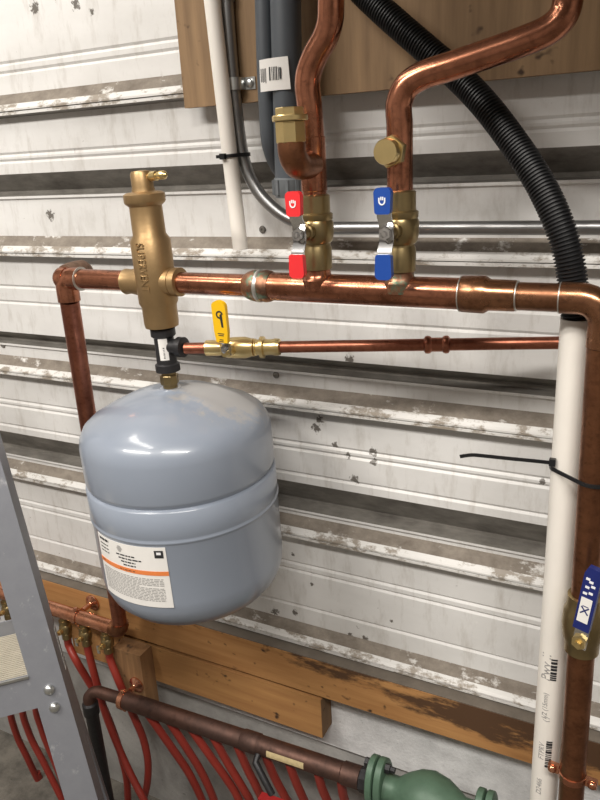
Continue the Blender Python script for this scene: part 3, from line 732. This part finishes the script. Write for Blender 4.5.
MB().prism([(-wg * .72, Lh * .16), (wg * .62, Lh * .16), (wg * .62, Lh * .62), (-wg * .72, Lh * .62)], h0 + fnh * .0051, sxh, uph, .0006).build('label', W['paper'], gr_, 0)
q = MB(); cc2 = h0 + fnh * .0058
for s1 in (1, -1):
    q.sweep([cc2 + uph * (Lh * .39 + s1 * .0045) - sxh * .0045, cc2 + uph * (Lh * .39 - s1 * .0045) + sxh * .004], .0004, .0016, fnh)
q.sweep([cc2 + uph * (Lh * .39 + .0055) - sxh * .0035, cc2 + uph * (Lh * .39 + .0055) + sxh * .003], .0004, .001, fnh)
q.build('emblem', W['navy'], gr_, 0)
q = MB()
for k, (du, dv) in enumerate(((-.004, .70), (.002, .73), (-.003, .82), (.003, .86), (0, .93), (-.004, .97))): q.box(h0 + fnh * .0052 + sxh * du + uph * Lh * dv, (.0045, .0028, .0006), (sxh, uph, fnh))
q.build('print', W['ink_white'], gr_, 0)

def split_clamp(c, axis, r, side, label):
    t = thing('pipe_clamp', c, label, 'pipe clamp')
    axis = Vector(axis).normalized(); side = Vector(side); side = (side - axis * side.dot(axis)).normalized()
    MB().lathe(c - axis * .007, axis, [(r + .0002, .002), (r + .0016, .0025), (r + .0016, .0115), (r + .0002, .012)], 28).build('ring', W['copper'], t)
    fr = axis.cross(side).normalized(); fr = fr if fr.y < 0 else -fr
    for s1 in (1, -1):
        e = MB(); e.box(c + side * s1 * (r + .008), (.014, .006, .013), (side, fr, axis)); e = e.build('ear', W['copper_new'], t, 30, .001)
        MB().lathe(c + side * s1 * (r + .0095) + fr * .003, fr, [(.0058, 0), (.0058, .0015), (.0048, .004), (.002, .0055), (.0005, .0058)], 16).build('bolt', W['copper_new'], e)
    return t
cpos = rtop + rd * rz(776, 573)
split_clamp(cpos, rd, RD, (1, -.15, 0), 'copper split clamp with two bolts on the right copper pipe')

# ------------------------------------------------------------------ cable ties
def hull_loop(c1, r1, c2, r2, n=24):
    pts = [Vector((c.x + r * math.cos(2 * PI * k / n), c.y + r * math.sin(2 * PI * k / n))) for c, r in ((c1, r1), (c2, r2)) for k in range(n)]
    pts.sort(key=lambda p: (p.x, p.y))
    def half(ps):
        h = []
        for p in ps:
            while len(h) >= 2 and (h[-1].x - h[-2].x) * (p.y - h[-2].y) - (h[-1].y - h[-2].y) * (p.x - h[-2].x) <= 1e-12: h.pop()
            h.append(p)
        return h[:-1]
    return half(pts) + half(pts[::-1])
zc1 = zt(556, 470, -.18)
on = lambda t0, d, zz: t0 + d * ((t0.z - zz) / -d.z)
wc, rc = on(wtop, wd, zc1), on(rtop, rd, zc1)
tie = thing('cable_tie', (wc.x, wc.y, zc1), 'black cable tie with a long tail around the thick white pipe', 'cable tie')
lp_ = hull_loop(wc, WR + .0012, rc, RD + .0012, 28)
tilt = lambda p: Vector((p.x, p.y, zc1 - .02 * (p.x - wc.x) - .10 * (p.y - (wc.y - WR)) ))
MB().sweep([tilt(p) for p in lp_], .0046, .0015, Z, True).build('loop', W['black'], tie, 40)
hpnt = Vector((wc.x - WR * .75, wc.y - WR * .75, zt(551, 462, wc.y - WR * .8)))
hd_ = MB(); hd_.box(hpnt + Vector((-.001, -.003, .001)), (.007, .006, .0085)); hd_.build('head', W['black'], tie, 30, .0008)
tl = [hpnt + Vector((-.001, -.003, 0)), at(535, 461, wc.y - WR - .006), at(510, 458.6, wc.y - WR - .012), at(485, 456, wc.y - WR - .016), at(472, 455, wc.y - WR - .018), at(460, 456.5, wc.y - WR - .018)]
MB().sweep(spline(tl, 5), .0042, .0014, Z).build('tail', W['black'], tie, 40)
zc2 = zt(232, 156, ly)
lc = on(ltop, ld, zc2); cc_ = at(243, 153, cy)
t2 = thing('cable_tie', (lc.x, lc.y, zc2), 'small black cable tie joining the thin white pipe and steel conduit', 'cable tie')
MB().sweep([Vector((p.x, p.y, zc2 + .06 * (p.x - lc.x))) for p in hull_loop(lc, lr + .001, cc_, .0099, 24)], .005, .0015, Z, True).build('loop', W['black'], t2, 40)
MB().box((lc.x - .003, lc.y - lr - .003, zc2), (.008, .006, .008)).build('head', W['black'], t2, 30, .001)
MB().box((lc.x - .010, lc.y - lr - .003, zc2), (.008, .0016, .0044)).build('tail', W['black'], t2, 30)

# ------------------------------------------------------------------ lower left: bright copper manifold with outlet valves
MY = -.09
me_ = at(120, 628, MY); ml = at(0, 597, MY)
md = Vector((1, 0, 0)); MZ = (me_.z + at(60, 612.5, MY).z) / 2
mani = thing('copper_manifold', (me_.x - .15, MY, MZ), 'bright copper manifold pipe at lower left behind the ladder', 'pipe')
mx1 = me_.x - .006
MB().lathe((mx1 - .75, MY, MZ), X, [(R1, 0), (R1, .735)], 26).build('pipe', W['copper_new'], mani)
pts = [Vector((mx1 - .0145, MY, MZ)), Vector((mx1 - .006, MY, MZ))] + arc((mx1 - .006, MY, MZ + .014), (0, 0, -.014), (.014, 0, 0), 8)[1:] + [Vector((mx1 + .008, MY, DL1.z - .0005))]
if pts[-1].z < pts[-2].z + .001: pts[-1].z = pts[-2].z + .004
MB().tube(pts, .0168, 24).build('elbow', W['copper_dark'], mani)
def mx(px): return at(px, 595 + px * .31, MY).x
tubes = []
outx = [mx(v) for v in (5, 27, 45)]
outs = [(mx(63), 0), (mx(83), 1), (mx(105), 2)]
for i, (ox_, k) in enumerate(outs + [(v, 3 + j) for j, v in enumerate(outx)]):
    pos = ['leftmost of the three clear of the ladder', 'middle of the three clear of the ladder', 'nearest the wood block'][i] if i < 3 else ['far left', 'left middle', 'right'][i - 3]
    lab_ = ('small brass outlet valve below the bright manifold, ' + pos) if i < 3 else ['brass outlet valve on the bright manifold, visible left of the ladder rail', 'brass outlet valve behind the ladder rail, nearer the left frame edge', 'brass outlet valve behind the ladder rail, nearer the tank'][i - 3]
    v = thing('outlet_valve', (ox_, MY, MZ - .03), lab_, 'valve', 'outlet valves of the bright manifold')
    MB().lathe((ox_, MY, MZ - R1 + .001), -Z, [(.0085, 0), (.0085, .006), (.0115, .007), (.0115, .016), (.009, .017), (.0125, .021), (.0135, .028), (.0125, .036), (.0095, .038), (.0105, .039), (.0105, .052), (.008, .053)], 18).build('body', W['brass_dull'], v)
    MB().lathe((ox_, MY - .011, MZ - R1 - .027), -Y, [(.006, 0), (.006, .008), (.0042, .009), (.0042, .014)], 14).build('stem', W['brass'], v)
    MB().box((ox_ - .004, MY - .023, MZ - R1 - .031), (.006, .003, .018)).build('handle', W['zinc'], v, 30, .0008)
    tubes.append(Vector((ox_, MY, MZ - R1 - .0525)))
def hanger(c, axis, r, ywall, label, m=W['copper_new'], up_=.004):
    t = thing('pipe_hanger', c, label, 'pipe hanger')
    axis = Vector(axis).normalized()
    MB().lathe(c - axis * .006, axis, [(r + .0003, 0), (r + .0022, .0006), (r + .0022, .0114), (r + .0003, .012)], 26).build('ring', m, t)
    a_ = c + Vector((0, r + .002, up_)); b_ = Vector((c.x, ywall - .0035, c.z + up_))
    MB().tube([a_, b_], .0058, 14).build('stem', m, t)
    MB().lathe(b_ + Vector((0, .003, 0)), -Y, [(.0175, 0), (.0175, .003), (.014, .006), (.008, .008), (.006, .011)], 20).build('base', m, t)
    for s1 in (1, -1):
        MB().lathe(c + Vector((0, -.002, s1 * (r + .0022))), Vector((0, 0, s1)), [(.005, 0), (.005, .004), (.0035, .006), (.001, .0065)], 12).build('bolt', m, t)
    return t
hanger(Vector((mx(78), MY, MZ)), X, R1, -.0425, 'bright copper hanger holding the bright manifold to the beam')

# dark lower manifold
DY = -.122
d0, d1 = at(122, 699, DY), at(371, 781.5, DY)
dd = (d1 - d0).normalized(); Ld = (d1 - d0).length
def dpos(px): 
    b_ = min(range(800), key=lambda k: abs(proj(d0 + dd * Ld * k / 800)[0] - px)); return Ld * b_ / 800
DR = .0176
dm = thing('tube_manifold', d0 + dd * Ld / 2, 'dark brown copper manifold pipe along the bottom feeding red tubes', 'pipe')
MB().lathe(d0, dd, [(DR - .004, -.004), (DR, 0), (DR, Ld - .05)], 26).build('pipe', W['copper_aged'], dm)
cs = dpos(243)
MB().lathe(d0, dd, [(DR + .0002, cs), (DR + .0016, cs + .002), (DR + .0016, cs + .034), (DR + .0002, cs + .036)], 26).build('coupling', W['copper_aged'], dm)
MB().lathe(d0, dd, [(DR + .0002, Ld - .052), (DR + .002, Ld - .05), (DR + .002, Ld - .018), (DR - .002, Ld - .017)], 26).build('end_coupling', W['copper_aged'], dm)
MB().lathe(d0, dd, [(DR - .001, Ld - .0172), (DR + .004, Ld - .0165), (DR + .004, Ld - .001), (DR - .001, Ld)], 8).build('nut', W['iron'], dm, 30)
R8 = .0113
le = at(95, 690.5, DY)
pts = [d0 - dd * .003, le + dd * .02, le + dd * .010, le + Vector((-.003, -.004, -.004)), le + Vector((-.010, -.010, -.014)), le + Vector((-.010, -.010, -.03))]
MB().tube(pts[:2] + spline(pts[2:], 6), R8 + .001, 20).build('end_elbow', W['copper_aged'], dm)
e0 = pts[-1]
MB().lathe((e0.x, e0.y, e0.z + .006), -Z, [(.0125, 0), (.0165, .004), (.0165, .030), (.0135, .034), (.0135, e0.z + .004)], 20).build('end_leg', W['iron'], dm)
la_, lb_ = dpos(271), dpos(308)
yl = MB()
fdir = Vector((0, -1, .45)); fdir = (fdir - dd * fdir.dot(dd)).normalized(); sdir = dd.cross(fdir)
rg = []
for k in range(9):
    a_ = -.1 + k * .085
    rg.append([d0 + dd * l_ + (fdir * math.cos(a_) + sdir * math.sin(a_)) * r_ for l_, r_ in ((la_, DR + .0001), (la_, DR + .0006), (lb_, DR + .0006), (lb_, DR + .0001))])
yl.quad_ring(rg).build('sticker', W['kraft'], dm, 30)
hg = d0 + dd * .006
hanger(hg, dd, DR, -.0805, 'bright copper hanger holding the dark manifold to the wood block', W['copper_new'], .006)

# red tubes
def tube_thing(pts, label, group):
    p = spline(pts, 8)
    return tag(MB().tube(p, .0080, 14).build('red_tube', W['pex']), label, 'tube', group)
T = lambda px, py, y: at(px, py, y)
def ext(a, b, zf=.02, bend=.25):     # carry a tube on down to the floor
    d = b - a; k = (b.z - zf) / max(1e-4, -d.z); 
    return [b + Vector((d.x * k * .5 * .6, d.y * k * .5 * .4, -(b.z - zf) * .5)), b + Vector((d.x * k * .7, d.y * k * .5, -(b.z - zf)))]
def rt(pts, label, group): return tube_thing(pts + ext(pts[-2], pts[-1]), label, group)
gA = 'red tubes from the bright manifold'; gB = 'red tubes under the dark manifold'
t0, t1, t2_ = tubes[0], tubes[1], tubes[2]
dz = Vector((0, 0, -.02))
rt([t0, t0 + dz, T(77, 662, -.097), T(89, 682, -.085), T(103, 706, -.075), T(117, 742, -.07), T(126, 775, -.07), T(128, 800, -.07)], 'red tube dropping from the leftmost uncovered brass outlet valve', gA)
rt([t1, t1 + dz, T(97, 684, -.09), T(106, 715, -.085), T(121, 753, -.09), T(135, 783, -.10), T(144, 800, -.105)], 'red tube dropping from the middle uncovered brass outlet valve', gA)
rt([t2_, t2_ + dz, T(120, 684, -.096), T(132, 712, -.084), T(143, 738, -.07), T(148, 762, -.07), T(147, 785, -.07), T(142, 805, -.07)], 'red tube dropping from the brass outlet valve beside the wood block', gA)
lt = tubes[3:]
rt([lt[0], lt[0] + dz, T(9, 700, -.09), T(16, 733, -.085), T(27, 757, -.08), T(37, 778, -.07), T(44, 790, -.06)], 'red tube seen under the ladder step, leftmost of three', gA)
rt([lt[1], lt[1] + dz, T(22, 700, -.09), T(29, 733, -.085), T(45, 765, -.09), T(61, 797, -.095)], 'red tube seen under the ladder step, middle of three', gA)
rt([lt[2], lt[2] + dz, T(36, 700, -.09), T(42, 730, -.085), T(56, 765, -.09), T(70, 800, -.095)], 'red tube seen under the ladder step, rightmost of three', gA)
ords = ['first', 'second', 'third', 'fourth', 'fifth', 'sixth', 'seventh', 'eighth', 'ninth']
spec = [((147, 714), (172, 748), (190, 775), (204, 805)), ((168, 722), (188, 750), (203, 775), (215, 803)), ((190, 731), (211, 757), (226, 778), (239, 800)), ((212, 739), (229, 765), (244, 790), (252, 806)),
        ((236, 748), (247, 768), (257, 788), (263, 803)), ((264, 757), (275, 778), (285, 797), (290, 808)), ((288, 766), (296, 782), (303, 798), (308, 812)), ((317, 776), (322, 788), (327, 800), (332, 814)), ((340, 784), (343, 794), (346, 804), (350, 816))]
for i, sp4 in enumerate(spec):
    st_ = d0 + dd * dpos(sp4[0][0]); fd = -Z - dd * (-Z).dot(dd)
    st_ = st_ + fd.normalized() * (DR + .0005)
    pts = [st_] + [T(px, py, DY + .01 * (k + 1)) for k, (px, py) in enumerate(sp4[1:])]
    rt(pts, 'red tube under the dark manifold, %s from its copper hanger' % ords[i], gB)

# ------------------------------------------------------------------ green circulator pump and the red casing by it
pump = thing('circulator_pump', d1, 'green cast-iron circulator pump at the bottom edge', 'pump')
po = d1 + dd * .0006
def oval(o, ax, th, name):
    b_ = MB(); u = (Z - ax * Z.dot(ax)).normalized(); w = ax.cross(u); n = 32
    def rg_(t_, s_): return [o + ax * t_ + u * math.cos(2 * PI * k / n) * .052 * s_ + w * math.sin(2 * PI * k / n) * .034 * s_ for k in range(n)]
    b_.quad_ring([rg_(0, .95), rg_(.0015, 1), rg_(th - .0015, 1), rg_(th, .95)]); 
    return b_.build(name, W['green'], pump, 40), u, w
f1, u_, w2 = oval(po, dd, .012, 'flange')
f2, _, _ = oval(po + dd * .0145, dd, .013, 'flange')
for s1 in (1, -1):
    b_ = MB(); c_ = po + u_ * s1 * .04
    b_.lathe(c_ + dd * -.008, dd, [(.008, 0), (.008, .008)], 6); b_.build('bolt_head', W['iron'], pump, 30); b_ = MB(); b_.lathe(c_ + dd * .028, dd, [(.008, 0), (.008, .008), (.005, .009), (.005, .016)], 6)
    b_.build('bolt_nut', W['iron'], pump, 30)
vb = MB(); vb.lathe(po + dd * .0275, dd, [(.026, 0), (.022, .01), (.022, .02), (.033, .035), (.043, .055), (.046, .075), (.040, .10), (.030, .118), (.022, .13), (.022, .150)], 36).build('volute', W['green'], pump)
mo = po + dd * .10 + Vector((0, -.02, -.035))
MB().lathe(mo, (0, -1, 0), [(.030, -.02), (.05, 0), (.052, .02), (.050, .05), (.045, .09), (.03, .10)], 32).build('motor', W['green'], pump)
f3, _, _ = oval(po + dd * .178, dd, .012, 'flange'); f4, _, _ = oval(po + dd * .1925, dd, .012, 'flange')
MB().lathe(po + dd * .2046, dd, [(.02, 0), (.022, .001), (.022, .03), (.0176, .031), (.0176, .5)], 26).build('tail_pipe', W['copper_aged'], pump)
dv = d0 + dd * dpos(262)
dn = Vector((0, -1, -.55)).normalized(); rcp = at(270, 800, -.17)
drn = MB().tube([dv + dn * (DR - .001), dv + dn * .03, rcp + Vector((0, .008, .004))], .0065, 16).build('drain_cock', W['iron'], dm)
hb2 = MB(); hb2.box(rcp + Vector((.004, -.002, -.006)), (.046, .016, .024), (dd, dd.cross(Vector((1, 0, 0))).normalized() if False else Vector((0, 1, 0)), Z)); hb2.build('handle', W['red_case'], drn, 30, .004)

# ------------------------------------------------------------------ aluminium stepladder
LY0 = -.36
def slope_for(a_):
    o = at(10, 690, LY0); u = Vector((math.cos(a_), math.sin(a_), 0)); p, q = proj(o), proj(o + u * .05); return (q[1] - p[1]) / (q[0] - p[0])
ang = min([k * .01 for k in range(5, 120)], key=lambda a_: abs(slope_for(a_) + .25))
u = Vector((math.cos(ang), math.sin(ang), 0))
B0 = at(50, 692, LY0)
n0 = Vector((u.y, -u.x, 0))      # horizontal, out of the front face to the room
# lean of the rail: choose the tilt so that the rail's image line fits
def rail_dir(tl, sl): return (Z + n0 * tl + u * sl).normalized()
best = None
for i in range(-60, 61):
    sl = i * .01
    w = rail_dir(-.22, sl); p = proj(B0 + w * .28)
    tx = 50 + (p[1] - 692) * .286
    e_ = abs(p[0] - tx)
    if best is None or e_ < best[0]: best = (e_, sl)
w = rail_dir(-.22, best[1]); print('ladder', math.degrees(ang), best)
fnn = u.cross(w).normalized(); fnn = fnn if fnn.y < 0 else -fnn
lad = thing('stepladder', B0 - w * (B0.z / w.z), 'worn grey aluminium stepladder in the lower left corner', 'ladder')
RW, RT, FD = .048, .003, .078
top_l, bot_l = .62, B0.z / w.z - .003
rail = MB(); cR = B0 + w * (top_l - bot_l) / 2
Lr = top_l + bot_l
rail.box(cR - fnn * RT / 2, (RW, RT, Lr), (u, fnn, w))
rail.box(cR + u * (RW / 2 - RT / 2) - fnn * (RT + FD / 2 + .0), (RT, FD, Lr), (u, fnn, w))
rail.box(cR - u * (RW / 2 - RT / 2) - fnn * (RT + FD / 2 + .0), (RT, FD, Lr), (u, fnn, w))
railo = rail.build('rail', W['alu'], lad, 30, .0008)
pt_, pb_ = B0 + w * .6 - fnn * .10 + u * (RW / 2 - .029), B0 - w * (bot_l - .03) - fnn * .2 + u * (RW / 2 - .012)
wr_ = (pt_ - pb_).normalized()
MB().box((pt_ + pb_) / 2, (.022, .030, (pt_ - pb_).length), (u, fnn, wr_)).build('rear_rail', W['alu'], lad, 30, .0008)
for py_, px_ in ((690, 50), (705.5, 53.5)):
    c_ = B0 + w * ((zt(px_, py_, LY0) - B0.z) / w.z) + u * .000
    MB().lathe(c_ + fnn * .0003, fnn, [(.0088, 0), (.0085, .002), (.0068, .0045), (.0034, .006), (.0005, .0066)], 18).build('rivet', W['zinc'], railo)
# the step seen at the left, with a ribbed tread and a front apron
sz = zt(34, 671, LY0)
so = B0 + w * ((sz - B0.z) / w.z)
stp = MB(); SL = .42; sd = Vector((0, 0, 0)) - fnn; sd.z = 0; sd.normalize()
ap = so - u * (RW / 2 + SL / 2 - .014) + fnn * .0003
stp.box(ap - Z * .026 + fnn * .0018, (SL, .003, .058), (u, fnn, w))
stepo = stp.build('step', W['alu'], lad, 30, .0006)
tr = MB(); tc = so - u * (RW / 2 + SL / 2) + Z * .0005
tr.box(tc + sd * .062 - Z * .0012, (SL, .124, .003), (u, sd, Z))
for k in range(25):
    tr.box(tc + sd * (.004 + k * .0049) + Z * .0012, (SL, .0022, .0020), (u, sd, Z))
tr.build('tread', W['alu_tread'], stepo, 30)
MB().box(tc + sd * .125 + Z * .014, (SL, .002, .030), (u, sd, Z)).build('rear_lip', W['alu'], stepo, 30, .0005)
MB().box(tc - sd * .001 + Z * .001, (SL, .003, .004), (u, sd, Z)).build('nosing', W['zinc'], stepo, 30, .0008)
stk2 = MB(); 
cS = B0 + w * ((zt(62, 650, LY0) - B0.z) / w.z - .055) + u * (RW / 2 + .0006) - fnn * .066
stk2.box(cS, (.0006, .022, .075), (u, fnn, w)); s2 = stk2.build('sticker', W['paper'], railo, 30)
q = MB()
for k in range(9): q.box(cS + u * .0005 + w * (-.03 + k * .0075), (.0004, .016, .0022), (u, fnn, w))
q.build('print', W['ink'], s2, 0)

# screws in the siding
for (px, py, lab_) in ((276, 375, 'dark screw head in the siding right of the tank top'), (262.5, 229.5, 'dark screw head in the siding beside the red valve'), (3, 345, 'dark screw head in the siding near the left edge')):
    p = at(px, py, -.001)
    tag(MB().lathe((p.x, -.0005, p.z), -Y, [(.0058, 0), (.0058, .0012), (.0045, .0028), (.002, .003), (.0018, .0018), (.0005, .0018)], 14).build('screw', W['grime']), lab_, 'screw')

# ------------------------------------------------------------------ light
def area(name, loc, size, energy, color, target):
    l = bpy.data.lights.new(name, 'AREA'); l.shape = 'RECTANGLE'; l.size, l.size_y = size; l.energy = energy; l.color = color
    o = bpy.data.objects.new(name, l); COL.objects.link(o); o.location = loc
    o.rotation_euler = (Vector(target) - Vector(loc)).to_track_quat('-Z', 'Y').to_euler(); return o
WARM = (1, .955, .89)
struct(MB().bx(-.42, XR, -.52, -.48, 1.80, ZC).build('shade_bulkhead', W['room'], None, 20))   # added out-of-view bulkhead, invented to shade the upper-right wall and board
area('ceiling_lamp_near', (-1.25, -.75, 2.7), (1.2, .16), 8, WARM, (-1.1, -.6, 0))
area('ceiling_lamp_right', (.35, -1.6, 2.7), (1.2, .16), 30, WARM, (.3, -.9, 0))
area('ceiling_lamp_left', (-1.3, -1.8, 2.7), (1.2, .16), 32, WARM, (-1.2, -1.2, 0))
wd_ = bpy.data.worlds.new('world'); SC.world = wd_; wd_.use_nodes = True
wd_.node_tree.nodes['Background'].inputs[0].default_value = (.9, .93, 1, 1); wd_.node_tree.nodes['Background'].inputs[1].default_value = .05
SC.view_settings.view_transform = 'Standard'; SC.view_settings.look = 'None'; SC.view_settings.gamma = 1
SC.view_settings.exposure = 0.6
